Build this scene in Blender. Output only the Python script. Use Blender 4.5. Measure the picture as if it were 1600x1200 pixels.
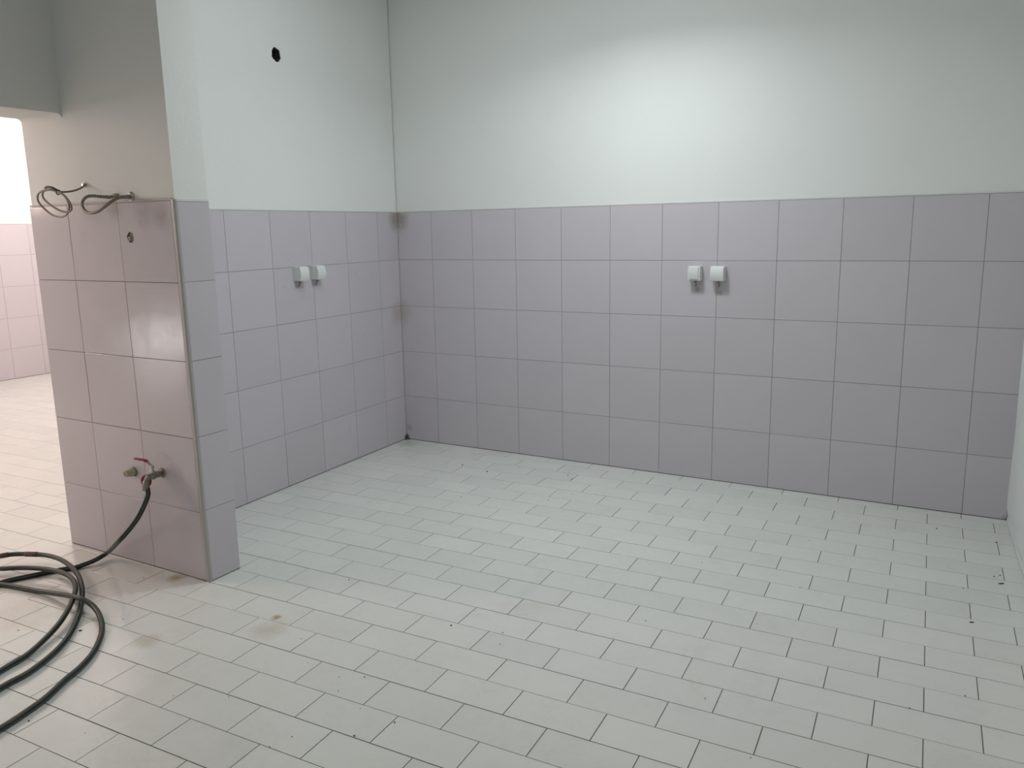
import bpy, bmesh, math, random
from mathutils import Vector, Matrix
from mathutils.geometry import tessellate_polygon

random.seed(7)
for o in list(bpy.data.objects):
    bpy.data.objects.remove(o, do_unlink=True)
sc = bpy.context.scene
COL = sc.collection

# ------------------------------------------------------------------ camera
F_PX = 1274.795
CAM = Vector((3.3038, -4.2924, 1.3845))
YAW, PITCH, ROLL = 0.5227, 1.3828, -0.0189
ROT = Matrix.Rotation(YAW, 3, 'Z') @ Matrix.Rotation(PITCH, 3, 'X') @ Matrix.Rotation(ROLL, 3, 'Z')
cd = bpy.data.cameras.new('camera')
cd.sensor_fit = 'HORIZONTAL'
cd.sensor_width = 36.0
cd.lens = F_PX / 1600.0 * 36.0
cd.clip_start = 0.02
cam = bpy.data.objects.new('camera', cd)
cam.matrix_world = Matrix.Translation(CAM) @ ROT.to_4x4()
COL.objects.link(cam)
sc.camera = cam

# ------------------------------------------------------------------ world, exposure, light levels
w = bpy.data.worlds.new('world')
sc.world = w
w.use_nodes = True
w.node_tree.nodes['Background'].inputs[0].default_value = (0.75, 0.85, 1.0, 1)
w.node_tree.nodes['Background'].inputs[1].default_value = 0.25
sc.view_settings.view_transform = 'Standard'
sc.view_settings.look = 'None'
sc.view_settings.exposure = 0.0
sc.view_settings.gamma = 1.0
sc.view_settings.use_curve_mapping = False

MAIN_W, MAIN_C = 11.5, (0.93, 1.0, 1.01)
BULB_W = 2.0
GLINT_W = 5.0
REAR_FILL_W, REAR_FILL_C = 12.5, (0.98, 1.0, 0.95)
BAY_FILL_W, BAY_FILL_C = 15.5, (0.93, 1.0, 1.01)
NEXT_W, NEXT_C = 112.0, (1.0, 0.79, 0.72)
FAR_FILL_W, FAR_FILL_C = 90.0, (1.0, 0.86, 0.81)


def unproject(x, y, axis, val):
    """point where the view line through photo pixel x, y meets the plane axis = val"""
    d = ROT @ Vector(((x - 800) / F_PX, -(y - 600) / F_PX, -1.0))
    t = (val - CAM[axis]) / d[axis]
    return CAM + d * t


def to_pixel(p):
    d = ROT.transposed() @ (Vector(p) - CAM)
    if d.z > -0.05:
        return None
    return 800 + F_PX * d.x / -d.z, 600 - F_PX * d.y / -d.z


# ------------------------------------------------------------------ helpers
def tag(o, label=None, cat=None, group=None, kind=None):
    if label: o['label'] = label
    if cat: o['category'] = cat
    if group: o['group'] = group
    if kind: o['kind'] = kind
    return o


def mesh_obj(name, verts, faces, mat, parent=None, origin=None, smooth=False, uvs=None):
    me = bpy.data.meshes.new(name)
    if origin is None: origin = Vector((0, 0, 0))
    origin = Vector(origin)
    me.from_pydata([tuple(Vector(v) - origin) for v in verts], [], faces)
    me.validate()
    if smooth:
        for p in me.polygons: p.use_smooth = True
    if uvs is not None:
        lay = me.uv_layers.new(name='uv')
        for li, l in enumerate(me.loops):
            lay.data[li].uv = uvs[li]
    me.materials.append(mat)
    o = bpy.data.objects.new(name, me)
    o.location = origin
    COL.objects.link(o)
    if parent is not None:
        o.parent = parent
        o.location = origin - Vector(parent.location)
    return o


def bm_obj(name, bm, mat, parent=None, smooth=False, loc=None):
    bmesh.ops.recalc_face_normals(bm, faces=bm.faces[:])
    me = bpy.data.meshes.new(name)
    bm.to_mesh(me); bm.free()
    if smooth:
        for p in me.polygons: p.use_smooth = True
    me.materials.append(mat)
    o = bpy.data.objects.new(name, me)
    COL.objects.link(o)
    if parent is not None: o.parent = parent
    if loc is not None: o.location = loc
    return o


def empty(name, loc, label, cat, group=None):
    o = bpy.data.objects.new(name, None)
    o.empty_display_size = 0.05
    o.location = loc
    COL.objects.link(o)
    return tag(o, label, cat, group)


def prism(name, foot, z0, z1, mat, parent=None, kind='structure'):
    """foot: list of (x, y) counter-clockwise"""
    n = len(foot)
    cx = sum(p[0] for p in foot) / n; cy = sum(p[1] for p in foot) / n
    v = [(x, y, z0) for x, y in foot] + [(x, y, z1) for x, y in foot]
    f = [tuple(range(n - 1, -1, -1)), tuple(range(n, 2 * n))]
    f += [(i, (i + 1) % n, n + (i + 1) % n, n + i) for i in range(n)]
    o = mesh_obj(name, v, f, mat, parent, origin=(cx, cy, z0))
    if kind: o['kind'] = kind
    return o


class Frame:
    """wall frame: u along the wall, w out into the room, z up"""
    def __init__(s, o, d, n):
        s.o = Vector((o[0], o[1], 0)); s.d = Vector((d[0], d[1], 0)).normalized(); s.n = Vector((n[0], n[1], 0)).normalized()

    def __call__(s, u, w, z):
        return s.o + s.d * u + s.n * w + Vector((0, 0, z))


def tile_geo(c, h0, h1, bev, up, inset_n=None):
    """c: 4 corner points (Vector) on the face plane, up: outward normal; a chamfered tile"""
    cen = sum(c, Vector()) / 4
    base = [p + up * h0 for p in c]
    mid = [p + up * (h1 - bev) for p in c]
    top = []
    for k in range(4):
        a = (c[(k + 1) % 4] - c[k]).normalized(); b = (c[(k - 1) % 4] - c[k]).normalized()
        top.append(c[k] + (a + b) * bev + up * h1)
    v = base + mid + top
    f = [(8, 9, 10, 11)]
    for k in range(4):
        m = (k + 1) % 4
        f.append((k, m, 4 + m, 4 + k)); f.append((4 + k, 4 + m, 8 + m, 8 + k))
    return v, f, cen


def ring_pts(cu, cz, r, n, jag=0.0, sz=1.0, rnd=None):
    out = []
    for i in range(n):
        a = 2 * math.pi * i / n
        rr = r * (1 + (rnd.uniform(-jag, jag) if rnd else 0))
        out.append((cu + rr * math.cos(a), cz + rr * sz * math.sin(a)))
    return out


def holed_panel(fr, u0, u1, z0, z1, w0, w1, holes, depth):
    """slab from w0 (back) to w1 (front) with blind recesses of given depth; holes: list of rings"""
    outer = [(u0, z0), (u1, z0), (u1, z1), (u0, z1)]
    rings = [outer] + holes
    tess = tessellate_polygon([[Vector((a, b, 0)) for a, b in r] for r in rings])
    flat = [p for r in rings for p in r]
    v = [fr(a, w1, b) for a, b in flat]
    f = [tuple(t) for t in tess]
    nb = len(v)
    v += [fr(a, w0, b) for a, b in outer]
    f.append((nb + 3, nb + 2, nb + 1, nb))
    for k in range(4):
        m = (k + 1) % 4
        f.append((k, m, nb + m, nb + k))
    s = 4
    for r in holes:
        n = len(r)
        b0 = len(v)
        v += [fr(a, w1 - depth, b) for a, b in r]
        for k in range(n):
            m = (k + 1) % n
            f.append((s + m, s + k, b0 + k, b0 + m))
        f.append(tuple(range(b0, b0 + n)))
        s += n
    return v, f


# ------------------------------------------------------------------ materials
def nm(name):
    m = bpy.data.materials.new(name); m.use_nodes = True
    nt = m.node_tree
    return m, nt, nt.nodes['Principled BSDF']


def N(nt, t, **kw):
    n = nt.nodes.new(t)
    for k, v in kw.items():
        if hasattr(n, k): setattr(n, k, v)
        else: n.inputs[k].default_value = v
    return n


def mathn(nt, op, a, b=None, clamp=False):
    n = nt.nodes.new('ShaderNodeMath'); n.operation = op; n.use_clamp = clamp
    for i, x in enumerate((a, b)):
        if x is None: continue
        if isinstance(x, (int, float)): n.inputs[i].default_value = x
        else: nt.links.new(x, n.inputs[i])
    return n.outputs[0]


def mixc(nt, fac, a, b, blend='MIX'):
    n = nt.nodes.new('ShaderNodeMix'); n.data_type = 'RGBA'; n.blend_type = blend
    for sock, x in ((n.inputs['Factor'], fac), (n.inputs[6], a), (n.inputs[7], b)):
        if isinstance(x, (int, float)): sock.default_value = x
        elif isinstance(x, tuple): sock.default_value = (*x, 1) if len(x) == 3 else x
        else: nt.links.new(x, sock)
    return n.outputs[2]


def noise(nt, scale, detail=3, rough=0.5, vec=None, dist=0.0):
    n = nt.nodes.new('ShaderNodeTexNoise')
    n.inputs['Scale'].default_value = scale; n.inputs['Detail'].default_value = detail
    n.inputs['Roughness'].default_value = rough; n.inputs['Distortion'].default_value = dist
    if vec is not None: nt.links.new(vec, n.inputs['Vector'])
    return n.outputs['Fac']


def ramp(nt, x, a, b):
    n = nt.nodes.new('ShaderNodeMapRange'); n.inputs[1].default_value = a; n.inputs[2].default_value = b
    nt.links.new(x, n.inputs[0])
    return n.outputs[0]


def wpos(nt):
    return nt.nodes.new('ShaderNodeNewGeometry').outputs['Position']


def stain(nt, col, centre, radius, color, strength, nscale=25, edge=(0.35, 0.65)):
    """a patch of dirt with a ragged outline around a place in the room"""
    P = wpos(nt)
    d = nt.nodes.new('ShaderNodeVectorMath'); d.operation = 'DISTANCE'
    nt.links.new(P, d.inputs[0]); d.inputs[1].default_value = centre
    near = mathn(nt, 'SUBTRACT', 1.0, mathn(nt, 'DIVIDE', d.outputs['Value'], radius), True)
    nz = noise(nt, nscale, 4, 0.65, P)
    m = ramp(nt, mathn(nt, 'MULTIPLY', near, mathn(nt, 'ADD', nz, 0.45)), edge[0], edge[1])
    return mixc(nt, mathn(nt, 'MULTIPLY', m, strength), col, color)


def bump(nt, bsdf, h, strength, dist=0.001):
    b = nt.nodes.new('ShaderNodeBump'); b.inputs['Strength'].default_value = strength; b.inputs['Distance'].default_value = dist
    nt.links.new(h, b.inputs['Height']); nt.links.new(b.outputs[0], bsdf.inputs['Normal'])


def mat_plaster(name, base):
    m, nt, b = nm(name)
    P = wpos(nt)
    n1 = noise(nt, 1.3, 3, 0.5, P); n2 = noise(nt, 60, 3, 0.6, P)
    c = mixc(nt, ramp(nt, n1, 0.3, 0.7), tuple(x * 0.96 for x in base), base)
    nt.links.new(c, b.inputs['Base Color'])
    b.inputs['Roughness'].default_value = 0.75
    b.inputs['Specular IOR Level'].default_value = 0.25
    bump(nt, b, mathn(nt, 'ADD', mathn(nt, 'MULTIPLY', n2, 0.4), noise(nt, 7, 2, 0.5, P)), 0.35, 0.004)
    return m


def mat_tile(name, base, var, rough, stains=(), veins=0.0, wave=0.0):
    m, nt, b = nm(name)
    P = wpos(nt)
    info = nt.nodes.new('ShaderNodeObjectInfo')
    rnd = info.outputs['Random']
    k = mathn(nt, 'ADD', mathn(nt, 'MULTIPLY', rnd, var), 1.0 - var / 2)
    off = nt.nodes.new('ShaderNodeVectorMath'); off.operation = 'ADD'
    sc_ = nt.nodes.new('ShaderNodeVectorMath'); sc_.operation = 'SCALE'
    comb = nt.nodes.new('ShaderNodeCombineXYZ')
    for i in range(3): nt.links.new(rnd, comb.inputs[i])
    nt.links.new(comb.outputs[0], sc_.inputs[0]); sc_.inputs['Scale'].default_value = 37.0
    nt.links.new(P, off.inputs[0]); nt.links.new(sc_.outputs[0], off.inputs[1])
    V = off.outputs[0]
    cloud = ramp(nt, noise(nt, 5, 4, 0.55, V), 0.3, 0.75)
    c = mixc(nt, cloud, base, tuple(x * (1 - 0.5 * var) for x in base))
    if veins:
        vn = noise(nt, 9, 5, 0.6, V, 1.5)
        vv = mathn(nt, 'ABSOLUTE', mathn(nt, 'SUBTRACT', vn, 0.5))
        vm = mathn(nt, 'SUBTRACT', 1.0, ramp(nt, vv, 0.0, 0.05), True)
        c = mixc(nt, mathn(nt, 'MULTIPLY', mathn(nt, 'MULTIPLY', vm, cloud), veins), c, (0.42, 0.38, 0.30))
        sm = ramp(nt, noise(nt, 2.1, 5, 0.7, P, 0.6), 0.60, 0.78)
        c = mixc(nt, mathn(nt, 'MULTIPLY', sm, 0.22), c, (0.42, 0.37, 0.28))
    kk = nt.nodes.new('ShaderNodeCombineColor')
    for i in range(3): nt.links.new(k, kk.inputs[i])
    c = mixc(nt, 1.0, c, kk.outputs[0], 'MULTIPLY')
    for s in stains: c = stain(nt, c, *s)
    nt.links.new(c, b.inputs['Base Color'])
    b.inputs['Roughness'].default_value = rough
    rr = mathn(nt, 'ADD', mathn(nt, 'MULTIPLY', noise(nt, 14, 4, 0.6, P), 0.12), rough - 0.06)
    nt.links.new(rr, b.inputs['Roughness'])
    if wave: bump(nt, b, noise(nt, 6, 2, 0.5, V), wave, 0.004)
    return m


def mat_plain(name, base, rough=0.5, metal=0.0, nscale=40, var=0.12, bumpk=0.0):
    m, nt, b = nm(name)
    tc = nt.nodes.new('ShaderNodeTexCoord').outputs['Object']
    n1 = noise(nt, nscale, 3, 0.6, tc)
    c = mixc(nt, n1, tuple(x * (1 - var) for x in base), tuple(min(1, x * (1 + var)) for x in base))
    nt.links.new(c, b.inputs['Base Color'])
    b.inputs['Roughness'].default_value = rough; b.inputs['Metallic'].default_value = metal
    if bumpk: bump(nt, b, n1, bumpk, 0.001)
    return m


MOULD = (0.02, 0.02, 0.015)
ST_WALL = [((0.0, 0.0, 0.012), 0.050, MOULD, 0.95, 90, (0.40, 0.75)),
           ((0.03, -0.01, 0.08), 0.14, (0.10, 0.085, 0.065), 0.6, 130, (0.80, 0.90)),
           ((0.005, -0.01, 1.46), 0.15, (0.22, 0.19, 0.13), 0.60, 30, (0.30, 0.75)),
           ((0.0, -0.03, 0.86), 0.17, (0.36, 0.31, 0.22), 0.45, 22, (0.35, 0.8)),
           ((3.49, -0.0, 0.0), 0.06, (0.10, 0.08, 0.06), 0.6, 50, (0.45, 0.9)),
           ((1.985, -0.0, 1.045), 0.03, (0.22, 0.17, 0.12), 0.4, 90, (0.4, 0.7)),
           ((2.11, -0.0, 1.03), 0.03, (0.25, 0.16, 0.12), 0.4, 90, (0.4, 0.7))]
ST_PIL = [((0.50, -2.22, 1.46), 0.12, (0.27, 0.21, 0.19), 0.28, 30, (0.35, 0.9)),
          ((0.60, -2.22, 1.45), 0.10, (0.27, 0.21, 0.19), 0.35, 35, (0.4, 0.9)),
          ((0.682, -2.12, 0.12), 0.10, (0.2, 0.18, 0.17), 0.35, 50, (0.4, 0.9)),
          ((0.33, -2.22, 1.50), 0.10, (0.3, 0.24, 0.18), 0.4, 40, (0.35, 0.85))]
ST_FLOOR = [((0.52, -2.255, 0.0), 0.075, (0.30, 0.20, 0.06), 0.75, 30, (0.30, 0.85)),
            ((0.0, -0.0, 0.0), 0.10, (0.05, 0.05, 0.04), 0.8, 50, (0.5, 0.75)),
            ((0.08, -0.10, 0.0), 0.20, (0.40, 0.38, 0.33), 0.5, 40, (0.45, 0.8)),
            ((1.15, -2.32, 0.0), 0.05, (0.35, 0.25, 0.12), 0.8, 60, (0.5, 0.75)),
            ((0.88, -2.66, 0.0), 0.10, (0.45, 0.38, 0.24), 0.5, 30, (0.35, 0.85)),
            ((1.20, -2.40, 0.0), 0.16, (0.45, 0.40, 0.28), 0.45, 25, (0.45, 0.85)),
            ((0.30, -2.75, 0.0), 0.35, (0.45, 0.38, 0.28), 0.4, 14, (0.45, 0.95))]

M_PLASTER = mat_plaster('white_wall_paint', (0.80, 0.81, 0.795))
M_CEIL = mat_plaster('white_ceiling_paint', (0.78, 0.79, 0.78))
M_WTILE = mat_tile('lilac_wall_tile', (0.58, 0.54, 0.58), 0.05, 0.30, ST_WALL)
M_PTILE = mat_tile('lilac_pillar_tile', (0.58, 0.54, 0.58), 0.05, 0.15, ST_PIL, 0.0, 0.30)
M_FTILE = mat_tile('white_floor_tile', (0.70, 0.71, 0.68), 0.06, 0.17, ST_FLOOR, 0.10, 0.06)
M_GROUT_W = mat_plain('wall_grout', (0.24, 0.22, 0.22), 0.9, nscale=9, var=0.35)
M_GROUT_F = mat_plain('floor_grout', (0.12, 0.105, 0.088), 0.9, nscale=6, var=0.35)
M_JOINT = mat_plain('dirty_joint', (0.07, 0.06, 0.05), 0.9, nscale=12, var=0.4)
M_CAP = mat_plain('wall_tile_edge_filler', (0.66, 0.66, 0.63), 0.6, nscale=12, var=0.10)
M_CAP2 = mat_plain('pillar_tile_edge_filler', (0.50, 0.46, 0.42), 0.6, nscale=12, var=0.12)
M_PVC = mat_plain('corner_profile_plastic', (0.46, 0.44, 0.43), 0.35, nscale=20, var=0.04)
M_DARK = mat_plain('dark_hole_lining', (0.035, 0.035, 0.03), 0.9, nscale=90, var=0.9, bumpk=0.8)  # near-black lining inside the round holes
M_CRUMB = mat_plain('dark_grit', (0.03, 0.025, 0.02), 0.8, nscale=200, var=0.5)

# ------------------------------------------------------------------ floor: fitted brick-bond grid of 27 x 14 cm tiles
QX = (1.8663, 0.2734, 0.0078, -0.0009, -0.0029, -0.0001, 0.0073)
QY = (-1.4865, 0.0063, -0.1398, -0.0023, 0.0055, 0.0007, -0.0002)


def grid(i, j, par):
    v = (1, i, j, i * i / 20, i * j / 20, j * j / 20, par)
    return sum(a * b for a, b in zip(QX, v)), sum(a * b for a, b in zip(QY, v))


Z_TOP = 3.0
floor = prism('floor', [(-0.24, -6.75), (4.1, -6.75), (4.1, 0.2), (-0.24, 0.2)], -0.12, -0.0016, M_GROUT_F)
floor2 = prism('floor', [(-5.3, -6.75), (-0.24, -6.75), (-0.24, 1.5), (-5.3, 1.5)], -0.12, -0.0016, M_GROUT_F)


def px_area(c):
    ps = [to_pixel(p) for p in c]
    if any(p is None for p in ps): return 0.0
    if all(p[0] < 0 for p in ps) or all(p[0] > 1600 for p in ps) or all(p[1] > 1200 for p in ps) or all(p[1] < 0 for p in ps): return 0.0
    s = 0
    for k in range(4):
        x0, y0 = ps[k]; x1, y1 = ps[(k + 1) % 4]
        x0 = min(1600, max(0, x0)); x1 = min(1600, max(0, x1)); y0 = min(1200, y0); y1 = min(1200, y1)
        s += x0 * y1 - x1 * y0
    return abs(s) / 2


UP = Vector((0, 0, 1))
G = 0.0013
tiles_main, tiles_next = [], []
for r in range(-24, 46):
    par = r % 2
    for ii in range(-31, 10):
        i = ii + 0.5 * par
        q = [grid(i, r + 1, par), grid(i + 1, r + 1, par), grid(i + 1, r, par), grid(i, r, par)]
        cx = sum(p[0] for p in q) / 4; cy = sum(p[1] for p in q) / 4
        inmain = -0.24 < cx < 4.0 and -6.7 < cy < 0.12
        innext = -5.25 < cx <= -0.24 and -6.7 < cy < 1.45
        if not (inmain or innext): continue
        d = Vector((q[1][0] - q[0][0], q[1][1] - q[0][1], 0)).normalized() * G
        e = Vector((q[3][0] - q[0][0], q[3][1] - q[0][1], 0)).normalized() * G
        V = [Vector((x, y, 0)) for x, y in q]
        V = [V[0] + d + e, V[1] - d + e, V[2] - d - e, V[3] + d - e]
        a = px_area(V)
        p0 = to_pixel((cx, cy, 0))
        if innext and (p0 is None or p0[0] > 125 + 10): a = 0.0
        if inmain and cy > -2.066 and cx < 0.0: a = 0.0
        if inmain and -2.2 < cy < -2.08 and cx < 0.6: a = 0.0
        (tiles_main if inmain else tiles_next).append((a, V))


def lay(tiles, parent, mat):
    tiles.sort(key=lambda t: -t[0])
    rest_v, rest_f = [], []
    for n, (a, V) in enumerate(tiles):
        h = random.uniform(-0.00025, 0.00025)
        v, f, cen = tile_geo(V, -0.008, h, 0.0006, UP)
        v[8:] = [p + UP * random.uniform(-0.00015, 0.00015) for p in v[8:]]
        if n < 300 and a > 8:
            mesh_obj('tile', v, f, mat, parent, origin=cen)
        else:
            b = len(rest_v); rest_v += v; rest_f += [tuple(b + k for k in g) for g in f]
    o = mesh_obj('tile_field', rest_v, rest_f, mat, parent, origin=parent.location)
    o['kind'] = 'stuff'


lay(tiles_main, floor, M_FTILE)
lay(tiles_next, floor2, M_FTILE)


# ------------------------------------------------------------------ walls
def cladding(fr, us, zs, mat, parent, gap=0.0011, proud=0.0, holes=None, cap=None, cap_h=0.007, capw=0.0):
    """tiles on the wall frame fr (w = 0 is the tile face), bedded in grout"""
    # grout bed behind the joints
    def slab(name, u0, u1, z0, z1, w0, w1, m):
        v = [fr(u0, w0, z0), fr(u1, w0, z0), fr(u1, w0, z1), fr(u0, w0, z1), fr(u0, w1, z0), fr(u1, w1, z0), fr(u1, w1, z1), fr(u0, w1, z1)]
        f = [(3, 2, 1, 0), (4, 5, 6, 7), (0, 1, 5, 4), (1, 2, 6, 5), (2, 3, 7, 6), (3, 0, 4, 7)]
        cen = (v[0] + v[6]) / 2
        return mesh_obj(name, v, f, m, parent, origin=cen)
    bu = 0.001
    if not holes:
        slab('grout_bed', us[0] + bu, us[-1] - bu, zs[0] + 0.004, zs[-1] - 0.002, -0.0058, -0.0012, M_GROUT_W)
    else:
        v, f = holed_panel(fr, us[0] + bu, us[-1] - bu, zs[0] + 0.004, zs[-1] - 0.002, -0.0058, -0.0012, [], 0)
        slab('grout_bed', us[0] + bu, us[-1] - bu, zs[0] + 0.004, zs[-1] - 0.002, -0.0058, -0.0045, M_GROUT_W)
    slab('base_joint', us[0] + bu, us[-1] - bu, 0.0006, 0.0038, -0.0050, -0.0006, M_JOINT)
    if cap is not None:
        c = slab('edge_strip', us[0] - capw, us[-1] + capw, zs[-1] + 0.0005, zs[-1] + cap_h, -0.0060, -0.0010, cap)
    for a in range(len(us) - 1):
        for b in range(len(zs) - 1):
            u0, u1, z0, z1 = us[a] + gap, us[a + 1] - gap, zs[b] + gap, zs[b + 1] - gap
            if a == 0: u0 = us[a]
            if a == len(us) - 2: u1 = us[-1]
            if b == 0: z0 = 0.0035
            tl = random.uniform(-0.0004, 0.0004); tm = random.uniform(-0.0004, 0.0004)
            hh = [h for h in (holes or []) if u0 < h[0] < u1 and z0 < h[1] < z1]
            if hh:
                h = hh[0]
                v, f = holed_panel(fr, u0, u1, z0, z1, -0.0060, 0.0003, [h[2]], 0.0055)
                mesh_obj('tile', v, f, mat, parent, origin=(v[0] + v[2]) / 2)
                continue
            V = [fr(u0, 0, z0), fr(u1, 0, z0), fr(u1, 0, z1), fr(u0, 0, z1)]
            v, f, cen = tile_geo(V, -0.0060, 0.0, 0.0006, fr.n)
            for k, (su, sz) in enumerate(((-1, -1), (1, -1), (1, 1), (-1, 1))):
                v[8 + k] = v[8 + k] + fr.n * (tl * su + tm * sz) * 0.5
            if fr.n.cross(fr.d).z > 0: pass
            mesh_obj('tile', v, f, mat, parent, origin=cen)


ROWS = [0, 0.2985, 0.6, 0.9005, 1.2005, 1.5]
T = 0.006
# back wall
fb = Frame((0, 0), (1, 0), (0, -1))
wall_back = prism('wall_back', [(-0.05, T), (3.75, T), (3.75, 0.25), (-0.05, 0.25)], 0.0, Z_TOP, M_PLASTER)
cladding(fb, [0.001] + [0.2648 + 0.304 * k for k in range(11)] + [3.489], ROWS, M_WTILE, wall_back, cap=M_CAP)

# left wall, slightly out of square, with the round hole in the plaster
SK = 0.0448
fl = Frame((0, 0), (SK, -1), (1, SK))
rl = random.Random(3)
hp = unproject(431.7, 85.2, 0, 0.04)
hu = (Vector((hp.x, hp.y, 0)) - fl.o).dot(fl.d); hz = hp.z
hole_ring = ring_pts(hu, hz, 0.033, 18, 0.10, 1.1, rl)
v, f = holed_panel(fl, -0.0, 2.072, 0.0, Z_TOP, -0.235, -T, [hole_ring], 0.11)
wall_left = mesh_obj('wall_left', v, f, M_PLASTER, origin=(-0.1, -1.0, 0))
wall_left['kind'] = 'structure'
cladding(fl, [0.001, 0.216, 0.5275, 0.839, 1.1505, 1.462, 1.774, 2.066], ROWS, M_WTILE, wall_left, cap=M_CAP)
# what fills the hole: a dark lining, a corrugated conduit end and broken plaster
v, f = [], []
n = len(hole_ring)
for ww in (-T - 0.004, -T - 0.106):
    v += [fl(hu + (a - hu) * 0.985, ww, hz + (b - hz) * 0.985) for a, b in hole_ring]
for k in range(n):
    m = (k + 1) % n
    f.append((k, m, n + m, n + k))
f.append(tuple(range(n, 2 * n)))
mesh_obj('hole_lining', v, f, M_DARK, wall_left, origin=fl(hu, -0.05, hz))
v, f = [], []
prof = []
for k in range(9):
    prof.append((0.018 + (0.002 if k % 2 else 0.0), -0.085 + k * 0.007))
for (r_, ww) in prof:
    for a in range(14):
        t = 2 * math.pi * a / 14
        v.append(fl(hu + 0.006 + r_ * math.cos(t), ww, hz - 0.008 + r_ * math.sin(t)))
for k in range(len(prof) - 1):
    for a in range(14):
        b = (a + 1) % 14
        f.append((k * 14 + a, k * 14 + b, (k + 1) * 14 + b, (k + 1) * 14 + a))
M_CONDUIT = mat_plain('dark_green_conduit', (0.05, 0.065, 0.055), 0.6, nscale=60, var=0.4)
mesh_obj('conduit_end', v, f, M_CONDUIT, wall_left, origin=fl(hu, -0.05, hz), smooth=True)

# pillar that ends the partition
PX0, PX1, PY0, PY1 = -0.245, 0.682, -2.223, -2.066
PROWS = [0, 0.293, 0.597, 0.903, 1.206, 1.512]
SROWS = [0, 0.3025, 0.603, 0.9045, 1.2075, 1.508]
fp = Frame((PX0, PY0), (1, 0), (0, -1))
hole_t = unproject(204.0, 371.0, 1, PY0)
bib = unproject(209.5, 736.5, 1, PY0)
tapc = unproject(254.0, 738.5, 1, PY0)
holes = []
rt = random.Random(11)
for c, rr in ((hole_t, 0.021), (bib, 0.021), (tapc, 0.015)):
    holes.append((c.x - PX0, c.z, ring_pts(c.x - PX0, c.z, rr, 16, 0.09, 1.0, rt)))
fpl = Frame((PX0, PY0 + T), (1, 0), (0, -1))
v, f = holed_panel(Frame((PX0 + 0.008, PY0 + T), (1, 0), (0, -1)), 0, PX1 - T - PX0 - 0.008, 0.0, Z_TOP, -(PY1 - PY0 - T), 0.0,
                   [[(a - 0.008, b) for a, b in h[2]] for h in holes], 0.07)
pillar = mesh_obj('wall_pillar', v, f, M_PLASTER, origin=(0.2, -2.14, 0))
pillar['kind'] = 'structure'
us = [0.0, 0.2645, 0.5875, 0.905]
cladding(fp, us, PROWS, M_PTILE, pillar, holes=holes, cap=M_CAP2, cap_h=0.008)
fs = Frame((PX1, PY0), (0, 1), (1, 0))
cladding(fs, [0.012, PY1 - PY0], SROWS, M_WTILE, pillar, cap=M_CAP, cap_h=0.009)
# rounded plastic corner profile
v, f = [], []
sec = [(0.905 + PX0 + 0.0012, PY0 + 0.004), (0.905 + PX0 + 0.0012, PY0), (PX1 - 0.010, PY0 - 0.0008)]
for k in range(6):
    t = -math.pi / 2 + k * math.pi / 10
    sec.append((PX1 - 0.008 + 0.0088 * math.cos(t), PY0 + 0.008 + 0.0088 * math.sin(t)))
sec += [(PX1, PY0 + 0.0108), (PX1 - 0.004, PY0 + 0.0108), (PX1 - 0.006, PY0 + 0.006)]
prism('corner_profile', sec, 0.0, 1.516, M_PVC, pillar, kind=None)
# dark pipe holes lining
for c, h in zip((hole_t, bib, tapc), holes):
    ring = h[2]; n = len(ring); v, f = [], []
    for ww in (-0.001, -0.073):
        v += [fp(h[0] + (a - h[0]) * 0.97, ww, h[1] + (b - h[1]) * 0.97) for a, b in ring]
    for k in range(n):
        m = (k + 1) % n; f.append((k, m, n + m, n + k))
    f.append(tuple(range(n, 2 * n)))
    mesh_obj('hole_lining', v, f, M_DARK, pillar, origin=fp(h[0], -0.03, h[1]))

# partition with the opening to the next room: lintel and solid end
OY = -3.7
LB = 1.872
prism('wall_lintel', [(-0.235, OY), (0.046, OY), (0.046, PY0 + T), (-0.235, PY0 + T)], LB, Z_TOP, M_PLASTER)
# small plaster cove under the lintel at the pillar
v, f = [], []
R_ = 0.022
prof = [(PY0 + T, LB)] + [(PY0 + T - R_ + R_ * math.cos(t), LB - R_ + R_ * math.sin(t)) for t in [math.pi / 2 * k / 5 for k in range(6)]]
for xx in (-0.235, 0.046):
    v += [(xx, a, b) for a, b in prof]
n = len(prof)
f = [tuple(range(n)), tuple(range(2 * n - 1, n - 1, -1))] + [(k, n + k, n + (k + 1) % n, (k + 1) % n) for k in range(n)]
cv = mesh_obj('trim_1', v, f, M_PLASTER, origin=(-0.1, PY0, LB)); cv['kind'] = 'structure'
prism('wall_partition', [(-0.235, -6.75), (0.046, -6.75), (0.046, OY), (-0.235, OY)], 0.0, Z_TOP, M_PLASTER)

# right wall (plain plaster, a little out of square), with a soft wavy edge
RS = 0.065
v, f = [], []
rows_z = [0.004, 0.02, 0.06, 0.15, 0.4, 0.8, 1.3, 2.0, Z_TOP]
cols_u = [0.0, 0.03, 0.1, 0.2, 0.35, 0.55, 0.8, 1.2, 2.0, 3.5, 6.75]
fr_ = Frame((3.487, 0.004), (RS, -1), (-1, -RS))
rr = random.Random(5)
for z in rows_z:
    for u in cols_u:
        wv = rr.uniform(-0.002, 0.003) + (-0.004 if z < 0.03 else 0)
        v.append(fr_(u, wv, z))
nu = len(cols_u)
for a in range(len(rows_z) - 1):
    for b in range(nu - 1):
        f.append((a * nu + b, a * nu + b + 1, (a + 1) * nu + b + 1, (a + 1) * nu + b))
nb = len(v)
back = [fr_(0, -0.2, 0.004), fr_(6.75, -0.2, 0.004), fr_(6.75, -0.2, Z_TOP), fr_(0, -0.2, Z_TOP)]
v += back
top0 = (len(rows_z) - 1) * nu
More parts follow.
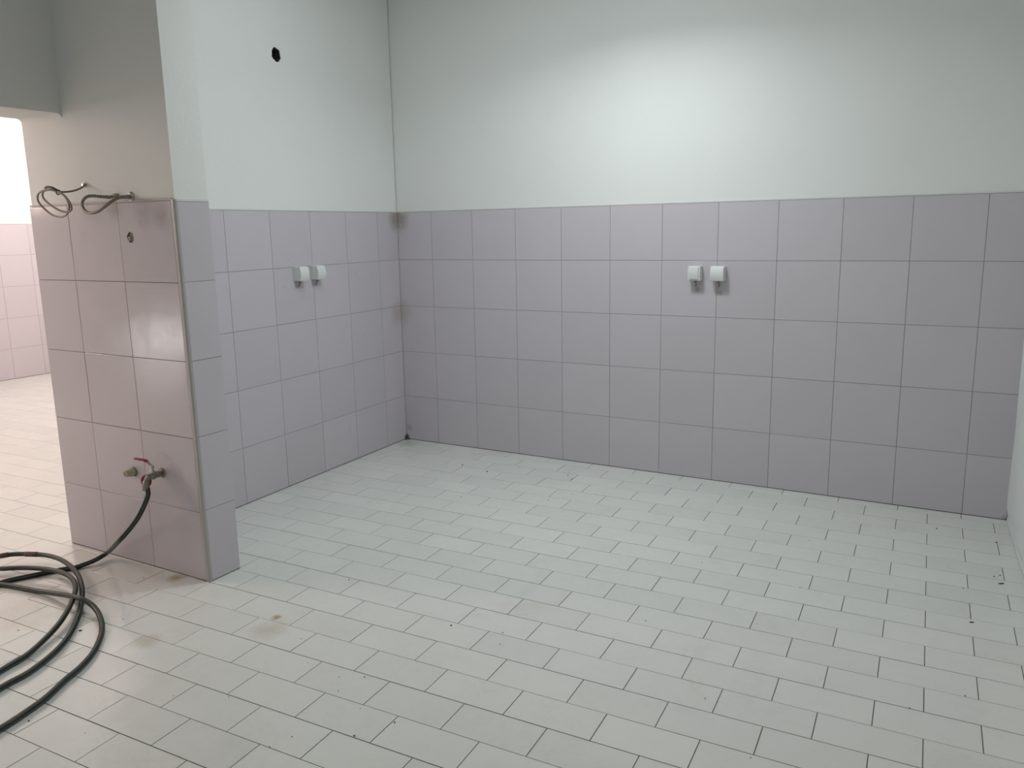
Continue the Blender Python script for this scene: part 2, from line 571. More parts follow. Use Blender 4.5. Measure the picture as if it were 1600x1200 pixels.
f.append((nb + 1, nb, nb + 3, nb + 2))
f.append(tuple([nb, nb + 1] + list(range(nu - 1, -1, -1))))
f.append(tuple([nb + 3] + list(range(top0, top0 + nu)) + [nb + 2]))
f.append(tuple([nb] + [a * nu for a in range(len(rows_z))] + [nb + 3]))
f.append(tuple([nb + 1] + [nb + 2] + [a * nu + nu - 1 for a in range(len(rows_z) - 1, -1, -1)]))
wr = mesh_obj('wall_right', v, f, M_PLASTER, origin=(3.7, -3.3, 0)); wr['kind'] = 'structure'

# walls that close the two rooms out of view
prism('wall_front', [(-5.3, -6.95), (4.2, -6.95), (4.2, -6.75), (-5.3, -6.75)], 0.0, Z_TOP, M_PLASTER)
prism('ceiling', [(-5.4, -6.95), (4.2, -6.95), (4.2, 1.7), (-5.4, 1.7)], Z_TOP, Z_TOP + 0.15, M_CEIL)
prism('wall_divider', [(-0.235, 0.006), (-0.05, 0.006), (-0.05, 1.5), (-0.235, 1.5)], 0.0, Z_TOP, M_PLASTER)
prism('wall_far_back', [(-5.3, 1.5), (-0.05, 1.5), (-0.05, 1.7), (-5.3, 1.7)], 0.0, Z_TOP, M_PLASTER)
# tiled wall seen through the opening
FX = -5.032
wf = prism('wall_far_left', [(-5.3, -6.75), (FX - T, -6.75), (FX - T, 1.5), (-5.3, 1.5)], 0.0, Z_TOP, M_PLASTER)
ff = Frame((FX, -2.7), (0, 1), (1, 0))
cladding(ff, [0.0] + [0.1 + 0.312 * k for k in range(14)], [0, 0.302, 0.604, 0.915, 1.22, 1.52], M_WTILE, wf, cap=M_CAP)


# ------------------------------------------------------------------ tubes, lathes
def catmull(pts, step):
    P = [Vector(p) for p in pts]
    P = [P[0] * 2 - P[1]] + P + [P[-1] * 2 - P[-2]]
    out = []
    for k in range(1, len(P) - 2):
        a, b, c, d = P[k - 1:k + 3]
        n = max(2, int((c - b).length / step))
        for s in range(n):
            t = s / n
            out.append(0.5 * ((2 * b) + (c - a) * t + (2 * a - 5 * b + 4 * c - d) * t * t + (3 * b - a - 3 * c + d) * t ** 3))
    out.append(P[-2].copy())
    return out


def tube_geo(path, r, sides=12, radii=None, cap=True):
    v, f, uv = [], [], []
    t = (path[1] - path[0]).normalized()
    a = t.cross(Vector((0, 0, 1)))
    if a.length < 0.1: a = t.cross(Vector((1, 0, 0)))
    a.normalize()
    L = 0.0; Ls = []
    for k, p in enumerate(path):
        if k: L += (p - path[k - 1]).length
        Ls.append(L)
        t = ((path[min(k + 1, len(path) - 1)] - path[max(k - 1, 0)])).normalized()
        a = (a - t * a.dot(t)).normalized(); b = t.cross(a)
        rk = radii[k] if radii else r
        for s in range(sides):
            th = 2 * math.pi * s / sides
            v.append(p + (a * math.cos(th) + b * math.sin(th)) * rk)
    for k in range(len(path) - 1):
        for s in range(sides):
            m = (s + 1) % sides
            f.append((k * sides + s, k * sides + m, (k + 1) * sides + m, (k + 1) * sides + s))
            uv += [(Ls[k], s / sides), (Ls[k], (s + 1) / sides), (Ls[k + 1], (s + 1) / sides), (Ls[k + 1], s / sides)]
    if cap:
        f.append(tuple(range(sides - 1, -1, -1))); uv += [(0, 0)] * sides
        e = (len(path) - 1) * sides
        f.append(tuple(range(e, e + sides))); uv += [(L, 0)] * sides
    return v, f, uv


def tube(name, path, r, mat, parent, sides=12, radii=None, smooth=True):
    v, f, uv = tube_geo(path, r, sides, radii)
    return mesh_obj(name, v, f, mat, parent, origin=Vector(parent.location) if parent else path[0], smooth=smooth, uvs=uv)


def lathe(name, p0, axis, prof, mat, parent, sides=20, smooth=True, flat=None):
    """prof: list of (distance along axis, radius)"""
    ax = Vector(axis).normalized()
    path_r = [(Vector(p0) + ax * d, r) for d, r in prof]
    a = ax.cross(Vector((0, 0, 1)))
    if a.length < 0.1: a = ax.cross(Vector((1, 0, 0)))
    a.normalize(); b = ax.cross(a)
    v, f = [], []
    for p, r in path_r:
        for s in range(sides):
            th = 2 * math.pi * (s + 0.5) / sides
            v.append(p + (a * math.cos(th) + b * math.sin(th)) * r)
    for k in range(len(prof) - 1):
        for s in range(sides):
            m = (s + 1) % sides
            f.append((k * sides + s, k * sides + m, (k + 1) * sides + m, (k + 1) * sides + s))
    f.append(tuple(range(sides - 1, -1, -1)))
    e = (len(prof) - 1) * sides
    f.append(tuple(range(e, e + sides)))
    o = mesh_obj(name, v, f, mat, parent, origin=Vector(parent.location), smooth=False)
    if smooth:
        try: o.data.set_sharp_from_angle(angle=math.radians(40))
        except Exception: pass
        for p in o.data.polygons: p.use_smooth = True
        try: o.data.set_sharp_from_angle(angle=math.radians(40))
        except Exception: pass
    return o


def mat_hose():
    m, nt, b = nm('dark_green_striped_rubber')
    uvn = nt.nodes.new('ShaderNodeUVMap')
    sx = nt.nodes.new('ShaderNodeSeparateXYZ'); nt.links.new(uvn.outputs[0], sx.inputs[0])
    v = mathn(nt, 'MULTIPLY', sx.outputs['Y'], 4.0)
    fr = mathn(nt, 'ABSOLUTE', mathn(nt, 'SUBTRACT', mathn(nt, 'FRACT', v), 0.5))
    st = ramp(nt, fr, 0.34, 0.38)
    tc = nt.nodes.new('ShaderNodeTexCoord').outputs['Object']
    nz = ramp(nt, noise(nt, 9, 4, 0.6, tc), 0.45, 0.75)
    c = mixc(nt, st, (0.007, 0.012, 0.010), (0.065, 0.095, 0.072))
    c = mixc(nt, mathn(nt, 'MULTIPLY', nz, 0.28), c, (0.10, 0.075, 0.055))
    nt.links.new(c, b.inputs['Base Color'])
    b.inputs['Roughness'].default_value = 0.42
    b.inputs['Specular IOR Level'].default_value = 0.4
    return m


def mat_braid(name, base):
    m, nt, b = nm(name)
    uvn = nt.nodes.new('ShaderNodeUVMap')
    sx = nt.nodes.new('ShaderNodeSeparateXYZ'); nt.links.new(uvn.outputs[0], sx.inputs[0])
    a1 = mathn(nt, 'MULTIPLY', sx.outputs['X'], 320.0); b1 = mathn(nt, 'MULTIPLY', sx.outputs['Y'], 8 * math.pi)
    w1 = mathn(nt, 'SINE', mathn(nt, 'ADD', a1, b1)); w2 = mathn(nt, 'SINE', mathn(nt, 'SUBTRACT', a1, b1))
    h = mathn(nt, 'MULTIPLY', w1, w2)
    c = mixc(nt, ramp(nt, h, -1, 1), tuple(x * 0.6 for x in base), tuple(x * 1.25 for x in base))
    nt.links.new(c, b.inputs['Base Color'])
    b.inputs['Metallic'].default_value = 0.55; b.inputs['Roughness'].default_value = 0.5
    bump(nt, b, h, 0.5, 0.001)
    return m


M_HOSE = mat_hose()
M_BRAID = mat_braid('steel_braid_hose', (0.27, 0.245, 0.205))
M_STEEL = mat_plain('dull_chrome', (0.50, 0.48, 0.44), 0.35, 0.85, 60, 0.2)
M_BRASS = mat_plain('limescaled_brass', (0.42, 0.38, 0.30), 0.55, 0.5, 90, 0.4, 0.3)
M_VALVE = mat_plain('weathered_nickel', (0.26, 0.24, 0.215), 0.45, 0.7, 90, 0.4, 0.3)
M_RED = mat_plain('red_coating', (0.27, 0.028, 0.036), 0.4, 0.0, 70, 0.2)
M_CREAM = mat_plain('cream_plastic_plug', (0.50, 0.46, 0.34), 0.5, 0.0, 60, 0.15)
M_CREAMD = mat_plain('dull_plug_face', (0.30, 0.26, 0.20), 0.7, 0.0, 60, 0.2)
M_WHITE = mat_plain('white_socket_plastic', (0.74, 0.75, 0.73), 0.35, 0.0, 30, 0.02)
M_BLACK = mat_plain('black_plastic', (0.02, 0.02, 0.02), 0.5)
M_TAPE = mat_plain('rusty_tape', (0.13, 0.085, 0.065), 0.8, 0.0, 120, 0.4, 0.4)
M_RUST = mat_plain('rust_brown_wire', (0.20, 0.11, 0.06), 0.7, 0.0, 90, 0.3)

NRM = Vector((0, -1, 0))
# ------------------------------------------------------------------ ball valve tap
tp = empty('tap', tapc, 'dull metal ball valve tap with a red lever, low on the pillar', 'tap')
lathe('flange', tapc, NRM, [(-0.006, 0.010), (-0.004, 0.0195), (0.002, 0.021), (0.006, 0.019), (0.009, 0.011)], M_VALVE, tp, 24)
lathe('valve_body', tapc, NRM, [(0.0, 0.0095), (0.018, 0.0095), (0.019, 0.0135), (0.030, 0.0135), (0.031, 0.0125), (0.040, 0.0155), (0.050, 0.0155), (0.058, 0.0125), (0.062, 0.0115), (0.074, 0.0115), (0.075, 0.006)], M_VALVE, tp, 8, smooth=False)
sp0 = tapc + Vector((0, -0.066, 0))
path = catmull([sp0, sp0 + Vector((-0.003, -0.006, -0.010)), sp0 + Vector((-0.004, -0.009, -0.026)), sp0 + Vector((-0.004, -0.010, -0.036))], 0.004)
tube('spout', path, 0.0095, M_VALVE, tp, 14)
st0 = tapc + Vector((0, -0.045, 0.012))
lathe('stem', st0, (0, 0, 1), [(0, 0.010), (0.009, 0.010), (0.010, 0.0065), (0.020, 0.0065), (0.021, 0.009), (0.028, 0.009)], M_STEEL, tp, 8, smooth=False)
# lever: chrome root, red grip
bm = bmesh.new()
lev = [(0.006, 0.0, 0.0), (-0.010, 0.0, 0.001), (-0.022, -0.002, 0.013), (-0.030, -0.003, 0.019)]
grip = [(-0.024, -0.002, 0.015), (-0.036, -0.004, 0.021), (-0.060, -0.008, 0.022), (-0.082, -0.012, 0.0235), (-0.090, -0.013, 0.024)]
def strap(name, pts, wd, th, mat, parent):
    base = st0 + Vector((0, 0, 0.028))
    v, f = [], []
    for k, p in enumerate(pts):
        w_ = wd * (0.55 if k == len(pts) - 1 else 1)
        q = base + Vector(p)
        v += [q + Vector((0, -w_, -th)), q + Vector((0, w_, -th)), q + Vector((0, w_, th)), q + Vector((0, -w_, th))]
    for k in range(len(pts) - 1):
        a = 4 * k
        for s in range(4):
            m = (s + 1) % 4
            f.append((a + s, a + m, a + 4 + m, a + 4 + s))
    e = 4 * (len(pts) - 1)
    f += [(3, 2, 1, 0), (e, e + 1, e + 2, e + 3)]
    o = mesh_obj(name, v, f, mat, parent, origin=Vector(parent.location), smooth=True)
    md = o.modifiers.new('bevel', 'BEVEL'); md.width = 0.0012; md.segments = 2
    return o
lever = strap('lever', lev, 0.0065, 0.0016, M_STEEL, tp)
gr = strap('grip', grip, 0.0075, 0.0030, M_RED, tp)
tag(gr, 'red coated lever grip')
gr.parent = lever

# ------------------------------------------------------------------ garden hose
hz0 = 0.0100
tip = sp0 + Vector((-0.004, -0.010, -0.030))
def fz(x, y, z): return unproject(x, y, 2, z)
air = [tip + Vector((0, 0, 0.004)), tip + Vector((0, 0, -0.008)), unproject(231.5, 771, 1, -2.312), unproject(226.5, 787, 1, -2.330), unproject(216, 808, 1, -2.352),
       unproject(203, 826, 1, -2.378), unproject(188, 843, 1, -2.41)]
air.append(fz(168.5, 863, 0.040))
air += [fz(150, 874.5, 0.022), fz(133, 881.5, 0.013), fz(117, 887, hz0)]
line4 = [fz(96, 890, hz0), fz(75, 894, hz0), fz(52, 899, hz0), fz(30, 903.5, hz0), fz(8, 908.5, hz0), fz(-25, 920, hz0)]
s6 = lambda l, zs: [fz(a / 6.667, 860 + b / 6.667, z) for (a, b), z in zip(l, zs)]
s3 = lambda l, zs: [fz(a / 3.4275, 850 + b / 3.4275, z) for (a, b), z in zip(l, zs)]
# each coil runs bottom -> right -> top
c1 = s3([(0, 772), (60, 738), (150, 690), (260, 608), (340, 530), (390, 455), (425, 370), (437, 300)], [0.010] * 6 + [0.012, 0.017]) + \
     s6([(856, 420), (838, 320), (798, 235), (735, 165), (655, 108), (560, 68), (450, 46), (330, 40), (200, 38), (90, 45), (0, 60)], [0.03, 0.037, 0.042, 0.045, 0.046, 0.046, 0.046, 0.046, 0.046, 0.046, 0.046])
c2 = s3([(0, 680), (50, 650), (150, 590), (250, 500), (325, 415), (378, 325)], [0.010, 0.010, 0.012, 0.016, 0.024, 0.032]) + \
     s6([(783, 430), (785, 365), (762, 308), (702, 258), (620, 222), (520, 200), (400, 187), (250, 182), (100, 186), (0, 191)], [0.040, 0.044, 0.046, 0.046, 0.044, 0.042, 0.040, 0.038, 0.036, 0.034])
c3 = s3([(0, 990), (50, 960), (150, 893), (250, 820), (350, 727), (430, 660), (500, 580), (538, 500)], [0.010] * 8) + \
     s6([(1062, 820), (1056, 740), (1022, 650), (970, 580), (900, 530), (820, 497), (700, 468), (550, 445), (400, 422), (250, 395), (100, 366), (0, 355)], [0.012, 0.014, 0.020, 0.030, 0.040, 0.046, 0.030, 0.018, 0.012, 0.010, 0.010, 0.010])
def join(A, B, off, zz):
    """out of frame: lay the hose round in a wide loop from the end of A back to the start of B"""
    a, b = A[-1], B[0]
    ta = (A[-1] - A[-2]); ta.z = 0; ta.normalize()
    tb = (B[0] - B[1]); tb.z = 0; tb.normalize()
    flat_ = lambda p, z: Vector((p.x, p.y, z))
    p1, p4 = a + ta * off * 0.35, b + tb * off * 0.35
    n_ = (ta + tb).normalized()
    p2, p3 = p1 + (ta * 0.6 + n_ * 0.5) * off * 0.5, p4 + (tb * 0.6 + n_ * 0.5) * off * 0.5
    m = (p2 + p3) / 2 + n_ * off * 0.22
    return [flat_(p1, (a.z + zz) / 2), flat_(p2, zz), flat_(m, zz), flat_(p3, (zz + 0.010) / 2), flat_(p4, 0.010)]
pts = air + line4 + join(line4, c1, 0.30, 0.012) + c1 + join(c1, c2, 0.36, 0.034) + c2 + join(c2, c3, 0.42, 0.034) + c3
end = c3[-1]
pts += [end + Vector((-0.12, -0.03, 0)), end + Vector((-0.30, -0.10, 0)), end + Vector((-0.50, -0.25, 0))]
hp_path = catmull(pts, 0.012)
hose = empty('garden_hose', (hp_path[0].x, hp_path[0].y, 0.0), 'dark green striped garden hose running from the tap and coiled on the floor', 'hose')
tube('hose_tube', hp_path, 0.0098, M_HOSE, hose, 14)
# connector on the tap: red collar with pale insert
dn = (hp_path[8] - hp_path[0]).normalized()
cc = tip + Vector((0, 0, 0.012))
co = lathe('connector', cc, dn, [(-0.004, 0.0105), (0.0, 0.0128), (0.010, 0.0132), (0.024, 0.0128), (0.030, 0.0118), (0.036, 0.0108)], M_VALVE, hose, 18)
tag(co, 'dull grey hose connector')
rg = unproject(228.5, 751.5, 1, -2.285)
rn = Vector((0.45, -0.88, 0.12)).normalized()
ra = rn.cross(Vector((0, 0, 1))).normalized(); rb = rn.cross(ra)
ring = [rg + ra * 0.0165 * math.cos(t) + rb * 0.0215 * math.sin(t) for t in [2 * math.pi * k / 24 for k in range(25)]]
tg = tube('clamp', ring, 0.0058, M_RED, hose, 10)
tag(tg, 'red ring of the hose clamp')
lathe('clamp_plate', rg, rn, [(-0.002, 0.0150), (0.002, 0.0150)], M_STEEL, hose, 18)
def near_idx(x, y):
    best, bi = 1e9, 0
    for k, p in enumerate(hp_path):
        q = to_pixel(p)
        if q is None: continue
        d = (q[0] - x) ** 2 + (q[1] - y) ** 2
        if d < best: best, bi = d, k
    return bi
for a, b in (((57, 866.5), (39, 866)), ((12, 866), (0, 869))):
    i0, i1 = sorted((near_idx(*a), near_idx(*b)))
    if i1 - i0 > 30: continue
    o = tube('repair_tape', hp_path[i0:i1 + 1], 0.0112, M_TAPE, hose, 14)
    tag(o, 'brown repair tape')

# ------------------------------------------------------------------ capped pipe stub beside the tap
ps = empty('pipe_stub', bib, 'cream capped pipe stub sticking out left of the red-levered tap', 'pipe')
lathe('pipe', bib, NRM, [(-0.04, 0.0165), (0.006, 0.0165), (0.008, 0.0195), (0.017, 0.0195), (0.018, 0.0165)], M_CREAM, ps, 20)
cp = lathe('cap', bib, NRM, [(0.017, 0.0175), (0.022, 0.0175), (0.024, 0.0150), (0.038, 0.0145), (0.042, 0.0138)], M_CREAM, ps, 20)
cf_ = lathe('cap_face', bib, NRM, [(0.0415, 0.0105), (0.0426, 0.0105)], M_CREAMD, ps, 18)
cf_.parent = cp
# pipe end inside the round hole high on the pillar
pe = empty('recessed_pipe', hole_t, 'pale pipe end set in the round dark hole high in the pillar tile', 'pipe')
pc = hole_t + Vector((-0.010, 0, -0.005))
lathe('pipe', pc, NRM, [(-0.05, 0.0085), (-0.001, 0.0085), (0.001, 0.0075), (0.001, 0.0045), (-0.02, 0.0045)], M_CREAM, pe, 16)
lathe('nut', pc, NRM, [(-0.028, 0.0115), (-0.012, 0.0115)], M_VALVE, pe, 6, smooth=False)

# ------------------------------------------------------------------ flexible hoses above the tiles
def z8(l, ys): return [unproject(40 + a / 8, 270 + b / 8, 1, y) for (a, b), y in zip(l, ys)]
la = z8([(748, 150), (735, 160), (690, 192), (620, 219), (540, 236), (450, 240), (400, 238), (340, 220), (270, 210), (205, 228), (160, 265), (149, 315), (160, 360),
         (200, 415), (260, 472), (330, 526), (400, 549), (460, 550), (510, 524), (538, 475), (545, 420), (528, 360), (490, 300), (445, 258), (400, 236),
         (340, 216), (280, 213), (225, 232), (210, 275), (222, 315), (255, 355), (320, 410), (400, 458), (470, 486), (535, 490), (572, 462), (571, 420), (545, 360), (495, 296), (440, 250), (400, 228)],
        [-2.217, -2.229, -2.245, -2.262, -2.278, -2.294, -2.30, -2.306, -2.31, -2.313, -2.313, -2.312, -2.31, -2.307, -2.303, -2.299, -2.296, -2.294, -2.293, -2.293, -2.294, -2.296, -2.298, -2.30, -2.309,
         -2.316, -2.322, -2.325, -2.326, -2.325, -2.323, -2.320, -2.315, -2.310, -2.305, -2.302, -2.302, -2.303, -2.306, -2.309, -2.311])
w0 = la[0]
fa = empty('flexible_hose', w0, 'thin braided hose tied in a double coil, hanging from the plaster above the tiles', 'hose')
tube('braided_tube', catmull(la, 0.006), 0.0038, M_BRAID, fa, 10)
lathe('wall_nut', w0 + Vector((0, 0.0, 0)), NRM, [(0.0, 0.009), (0.006, 0.009), (0.007, 0.006), (0.014, 0.0055)], M_STEEL, fa, 12)
tl = z8([(400, 228), (380, 212), (345, 192), (300, 178), (268, 178), (246, 187)], [-2.311, -2.313, -2.316, -2.318, -2.318, -2.317])
t1 = tube('hose_end', catmull(tl, 0.004), 0.0046, M_BLACK, fa, 10)
tag(t1, 'black tip of the hose')
tc_ = z8([(408, 240)], [-2.304])[0]
v, f = [], []
tie = [tc_ + Vector((0.002 * math.sin(t), 0.0085 * math.cos(t), 0.0085 * math.sin(t) - 0.001)) for t in [2 * math.pi * k / 16 for k in range(17)]]
tube('cable_tie', tie, 0.0028, M_BRAID, fa, 6)

lb = z8([(1110, 288), (1060, 303), (1000, 302), (930, 297), (870, 291), (800, 290), (745, 312), (710, 355), (708, 410), (735, 468), (785, 500), (840, 503), (905, 482), (985, 425),
         (1070, 362), (1150, 318), (1225, 303), (1290, 305), (1318, 303)],
        [-2.232, -2.245, -2.262, -2.278, -2.290, -2.302, -2.312, -2.318, -2.322, -2.325, -2.326, -2.325, -2.320, -2.312, -2.298, -2.280, -2.262, -2.245, -2.232])
fb2 = empty('flexible_hose', lb[-1], 'thicker braided hose bent in a teardrop loop between two wall outlets', 'hose')
tube('braided_tube', catmull(lb, 0.006), 0.0060, M_BRAID, fb2, 12)
e1 = unproject(205.0, 307.6, 1, PY0 + T); e0 = Vector((lb[0].x, PY0 + T, lb[0].z))
lathe('flange', e1, NRM, [(0.0, 0.019), (0.003, 0.0195), (0.006, 0.017), (0.008, 0.010)], M_STEEL, fb2, 24)
lathe('nut', e1, NRM, [(0.004, 0.010), (0.012, 0.010), (0.013, 0.0085), (0.022, 0.0082)], M_BRASS, fb2, 6, smooth=False)
lathe('nut', e0, NRM, [(0.0, 0.010), (0.012, 0.010), (0.013, 0.0085), (0.022, 0.0080)], M_BRASS, fb2, 6, smooth=False)
for q, ln, yo in ((6, 0.030, 0), ):
    pass
for seg in ((0, 3), (15, 18)):
    pp = catmull(lb[seg[0]:seg[1] + 1], 0.004)
    k0 = int(len(pp) * 0.25)
    cf = tube('crimp_sleeve', pp[k0:-k0 - 1], 0.0070, M_VALVE, fb2, 12)


# ------------------------------------------------------------------ surface mounted sockets
def box_round(name, fr, u0, u1, z0, z1, wfun, mat, parent, seg=8, bev=0.003, wb=0.0):
    """box whose front bulges: wfun(t) gives the depth at height fraction t"""
    v, f = [], []
    for k in range(seg + 1):
        t = k / seg
        z = z0 + (z1 - z0) * t
        d = wfun(t)
        v += [fr(u0, wb, z), fr(u1, wb, z), fr(u1, d, z), fr(u0, d, z)]
    for k in range(seg):
        a = 4 * k
        for s in range(4):
            m = (s + 1) % 4
            f.append((a + s, a + m, a + 4 + m, a + 4 + s))
    e = 4 * seg
    f += [(3, 2, 1, 0), (e, e + 1, e + 2, e + 3)]
    o = mesh_obj(name, v, f, mat, parent, origin=Vector(parent.location))
    bm = bmesh.new(); bm.from_mesh(o.data); bmesh.ops.recalc_face_normals(bm, faces=bm.faces[:]); bm.to_mesh(o.data); bm.free()
    md = o.modifiers.new('bevel', 'BEVEL'); md.width = bev; md.segments = 3; md.limit_method = 'ANGLE'; md.angle_limit = math.radians(40)
    return o


def socket(fr, u, z, wd, ht, label, style, group):
    t = empty('socket_box', fr(u, 0, z - ht / 2), label, 'socket', group)
    a, b = u - wd / 2, u + wd / 2
    z0, z1 = z - ht / 2, z + ht / 2
    box_round('housing', fr, a, b, z0, z1, lambda s: 0.030, M_WHITE, t, 2, 0.0025)
    if style == 'lid':
        cov = box_round('lid', fr, a + 0.001, b - 0.001, z0 - 0.001, z1, lambda s: 0.046 + 0.009 * math.sin(math.pi * min(1, s * 0.95 + 0.05)), M_WHITE, t, 10, 0.0025, wb=0.0305)
        box_round('hinge', fr, a + 0.012, b - 0.012, z1 - 0.006, z1 + 0.0015, lambda s: 0.040, M_WHITE, t, 1, 0.001, wb=0.028)
    else:
        box_round('frame', fr, a, b, z0, z1, lambda s: 0.046 + 0.003 * math.sin(math.pi * s), M_WHITE, t, 8, 0.002, wb=0.0305)
        box_round('cover_plate', fr, a + 0.009, b - 0.009, z0 + 0.008, z1 - 0.003, lambda s: 0.0505 + 0.004 * math.sin(math.pi * s), M_WHITE, t, 8, 0.0012, wb=0.040)
    # cable entry under the box and a short wire end
    c0 = fr(u, 0.016, z0)
    ln = lathe('cable_gland', c0, (0, 0, -1), [(-0.004, 0.008), (0.006, 0.008), (0.008, 0.006), (0.013, 0.005)], M_VALVE, t, 12)
    wp = catmull([fr(u, 0.016, z0 - 0.006), fr(u + 0.003, 0.013, z0 - 0.020), fr(u - 0.001, 0.004, z0 - 0.030), fr(u - 0.004, -0.002, z0 - 0.034)], 0.003)
    wr_ = tube('wire_end', wp, 0.0022, M_RUST, t, 8)
    tag(wr_, 'short rusty brown wire end')
    return t


GS = 'white socket boxes on the tiled walls'
socket(fb, 1.979, 1.134, 0.067, 0.075, 'white surface socket box with framed plate, left one on the back wall', 'plate', GS)
socket(fb, 2.102, 1.134, 0.072, 0.075, 'white surface socket box with plain hinged lid, right one on the back wall', 'lid', GS)
for (pl, pr, zc, lab, sty) in (((456.0, 430), (479.5, 430), 1.164, 'white surface socket box on the left wall, the one nearer the pillar', 'lid'),
                              ((484.5, 430), (509.0, 430), 1.164, 'white surface socket box on the left wall, the one nearer the corner', 'lid')):
    pa = unproject(pl[0] + 1.5, 428, 0, 0.043)
    ua = (Vector((pa.x, pa.y, 0))).dot(fl.d)
    socket(fl, ua - 0.036, zc, 0.070, 0.076, lab, sty, GS)

# ------------------------------------------------------------------ crumbs on the floor
def lump(name, x, y, size, lab, cat, grp=None, stretch=1.0, ang=0.0):
    p = fz(x, y, 0.0005)
    bm = bmesh.new()
    bmesh.ops.create_icosphere(bm, subdivisions=1, radius=size)
    for vv in bm.verts:
        vv.co *= random.uniform(0.7, 1.25)
        vv.co.x *= stretch; vv.co.z *= 0.6
    bmesh.ops.rotate(bm, verts=bm.verts[:], cent=(0, 0, 0), matrix=Matrix.Rotation(ang, 3, 'Z'))
    lo = min(vv.co.z for vv in bm.verts)
    bmesh.ops.translate(bm, verts=bm.verts[:], vec=(0, 0, -lo))
    o = bm_obj(name, bm, M_CRUMB, None, False, p)
    return tag(o, lab, cat, grp)


cr = []
cr += [(600 + a / 4, 600 + b / 4, s) for a, b, s in ((490, 507, 5), (645, 550, 5.5), (482, 708, 3.5), (1150, 573, 3.5), (1173, 597, 4), (1027, 726, 3), (848, 524, 3), (760, 425, 3), (1175, 688, 2.5))]
cr += [(400 + a / 3.4275, 850 + b / 3.4275, s) for a, b, s in ((1045, 437, 4), (1321, 476, 2.8), (1308, 538, 2.8), (743, 957, 3.2), (526, 1030, 3.6), (582, 713, 2.8), (440, 788, 1.8), (446, 712, 1.8), (242, 508, 2.4), (498, 192, 2.6), (193, 1032, 2), (72, 1087, 2.4), (558, 882, 1.8), (277, 637, 1.8))]
cr += [(a / 3.4275, 850 + b / 3.4275, s) for a, b, s in ((155, 948, 3.0), (98, 463, 2.6), (770, 182, 2.8), (660, 402, 2.2), (930, 815, 1.8), (1225, 820, 2.0), (455, 1012, 1.6))]
cr += [(1200 + a / 4, 650 + b / 4, s) for a, b, s in ((1053, 705, 4.2), (1428, 793, 4.5), (1450, 998, 3.6), (1413, 1005, 3.2), (258, 780, 3), (1220, 1077, 3))]
cr += [(1200 + a / 4, 900 + b / 4, s) for a, b, s in ((1233, 753, 3.2), (885, 827, 2.6), (200, 72, 2.5))]
cr += [(800 + a / 3.4275, 850 + b / 3.4275, s) for a, b, s in ((1035, 829, 2.4), (1310, 428, 2.4), (715, 412, 2.4), (1278, 1145, 2.2), (1018, 100, 2.2))]
for x, y, s in cr:
    if y < 800 and x < 900: zone = 'near the foot of the back wall'
    elif x > 1230: zone = 'at the right, towards the right wall'
    elif x < 140: zone = 'beside the hose coils'
    elif x < 420: zone = 'in front of the pillar'
    elif y < 960: zone = 'in the middle of the bay'
    else: zone = 'in the centre foreground'
    lump('crumb', x, y, s * 0.001 * 0.85, 'tiny dark crumb of grit on the floor tiles ' + zone, 'crumb', 'dark crumbs ' + zone, 1.2, random.uniform(0, 3))
lump('splinter', 1564.8, 912.3, 0.0030, 'short black splinter on the floor beside the right wall', 'splinter', None, 5.2, 0.45)
lump('splinter', 1518, 972.7, 0.0034, 'small black sliver on the floor tiles at the right, below the splinter', 'splinter', None, 2.4, 0.3)
lump('crumb', 125.8, 985.6, 0.0036, 'larger dark brown crumb inside the rightmost hose coil', 'crumb', None, 1.8, 0.6)

# ------------------------------------------------------------------ lamps (above the frame), some added as unseen fill
def emis(name, col, st):
    m, nt, b = nm(name)
    b.inputs['Base Color'].default_value = (0.8, 0.8, 0.8, 1)
    b.inputs['Emission Color'].default_value = (*col, 1)
    b.inputs['Emission Strength'].default_value = st
    return m


def area(name, loc, size, watts, col, parent, shape='DISK', size_y=None, spread=None):
    l = bpy.data.lights.new(name, 'AREA'); l.shape = shape; l.size = size
    if size_y: l.size_y = size_y
    l.energy = watts; l.color = col
    if spread: l.spread = spread
    o = bpy.data.objects.new(name, l); COL.objects.link(o)
    o.parent = parent
    o.location = Vector(loc) - Vector(parent.location)
    return o


def point(name, loc, rad, watts, col, parent):
    l = bpy.data.lights.new(name, 'POINT'); l.shadow_soft_size = rad; l.energy = watts; l.color = col
    o = bpy.data.objects.new(name, l); COL.objects.link(o)
    o.parent = parent
    o.location = Vector(loc) - Vector(parent.location)
    return o


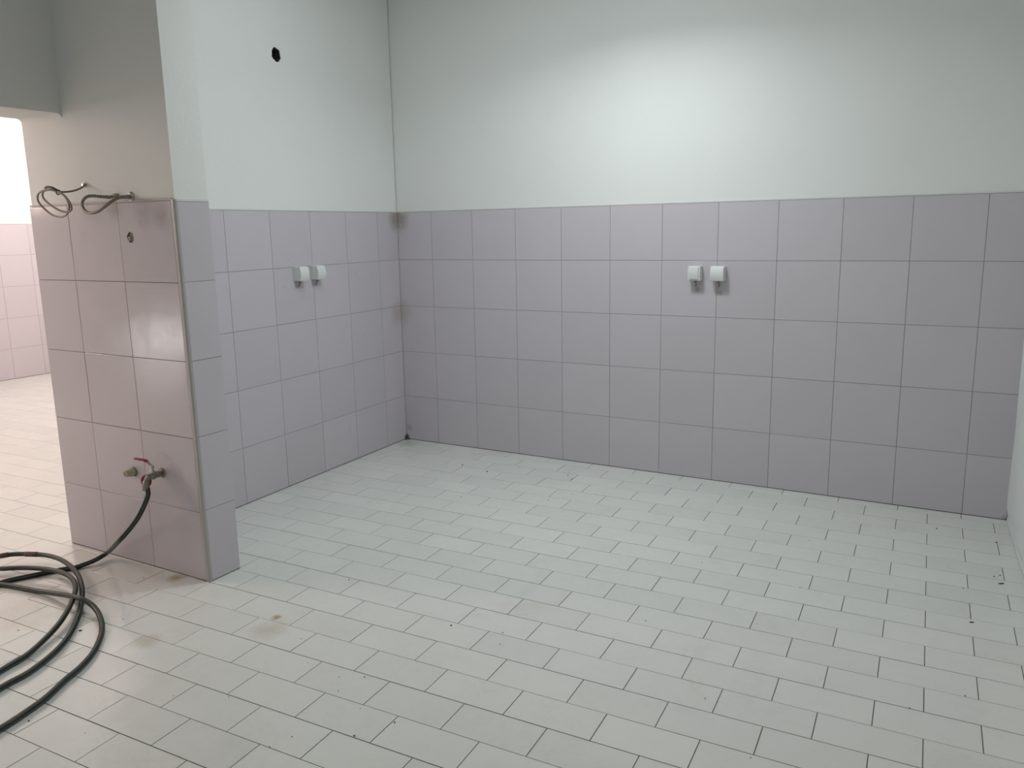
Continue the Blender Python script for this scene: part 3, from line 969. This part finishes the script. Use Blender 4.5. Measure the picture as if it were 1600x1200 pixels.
M_LAMPBODY = mat_plain('white_lamp_metal', (0.7, 0.7, 0.7), 0.4)
LX, LY, LZ = 1.78, -0.94, 2.57
lp = empty('pendant_lamp', (LX, LY, LZ + 0.03), 'round white pendant lamp hanging above the tiled bay, out of frame', 'lamp')
lathe('lamp_shade', (LX, LY, LZ + 0.004), (0, 0, 1), [(0.09, 0.04), (0.11, 0.04), (0.13, 0.02), (0.15, 0.012)], M_LAMPBODY, lp, 28)
tube('lamp_cable', [Vector((LX, LY, LZ + 0.14)), Vector((LX, LY, Z_TOP))], 0.004, M_LAMPBODY, lp, 8)
area('lamp_light', (LX, LY, LZ), 0.20, MAIN_W, MAIN_C, lp, spread=math.radians(158))
point('bulb_light', (LX, LY, LZ), 0.08, BULB_W, MAIN_C, lp)
for TX, TY, HX, HY, TW, TC, lab in ((2.2, -6.1, 0.7, 0.2, REAR_FILL_W, REAR_FILL_C, 'long white fill lamp added on the ceiling behind the viewpoint, out of frame'),
                                    (1.6, -1.35, 0.85, 0.2, BAY_FILL_W, BAY_FILL_C, 'long white fill lamp added on the ceiling over the tiled bay, out of frame')):
    TZ = 2.93  # both long ceiling lamps are added as soft fill, no such source seen
    t2 = empty('fill_lamp', (TX, TY, TZ + 0.01), lab, 'lamp')
    prism('fill_lamp_housing', [(TX - HX, TY - HY), (TX + HX, TY - HY), (TX + HX, TY + HY), (TX - HX, TY + HY)], TZ + 0.01, Z_TOP, M_LAMPBODY, t2, kind=None)
    area('lamp_light', (TX, TY, TZ), HX * 2, TW, TC, t2, 'RECTANGLE', HY * 2)
for NX, NY, NZ, NW, NC, lab in ((-2.6, -3.5, 2.0, NEXT_W, NEXT_C, 'large white globe lamp hanging in the next room opposite the opening, out of frame'),
                                (-3.4, 0.3, 2.40, FAR_FILL_W, FAR_FILL_C, 'unseen fill lamp added near the far wall of the next room to brighten it')):
    t3 = empty('pendant_lamp', (NX, NY, NZ), lab, 'lamp')  # the one by the far wall is added only to brighten that wall
    lathe('lamp_canopy', (NX, NY, Z_TOP - 0.03), (0, 0, 1), [(0.0, 0.05), (0.03, 0.06)], M_LAMPBODY, t3, 20)
    tube('lamp_cable', [Vector((NX, NY, NZ + 0.42)), Vector((NX, NY, Z_TOP))], 0.004, M_LAMPBODY, t3, 8)
    point('lamp_light', (NX, NY, NZ), 0.40, NW, NC, t3)
# low light and shutter added unseen to make the reflection on the pillar tiles
d1 = prism('added_shutter', [(FX, -6.73), (FX + 0.03, -6.73), (FX + 0.03, -6.1), (FX, -6.1)], 0.40, 2.2, M_LAMPBODY)
dl = bpy.data.lights.new('reflection_light', 'AREA'); dl.shape = 'RECTANGLE'; dl.size = 0.38; dl.size_y = 0.55; dl.energy = GLINT_W; dl.color = (1.0, 0.93, 0.92)
do = bpy.data.objects.new('reflection_light', dl); COL.objects.link(do); do.parent = d1
do.location = Vector((FX + 0.012, -6.42, 0.205)) - Vector(d1.location)
do.rotation_euler = (0, -math.pi / 2, 0)
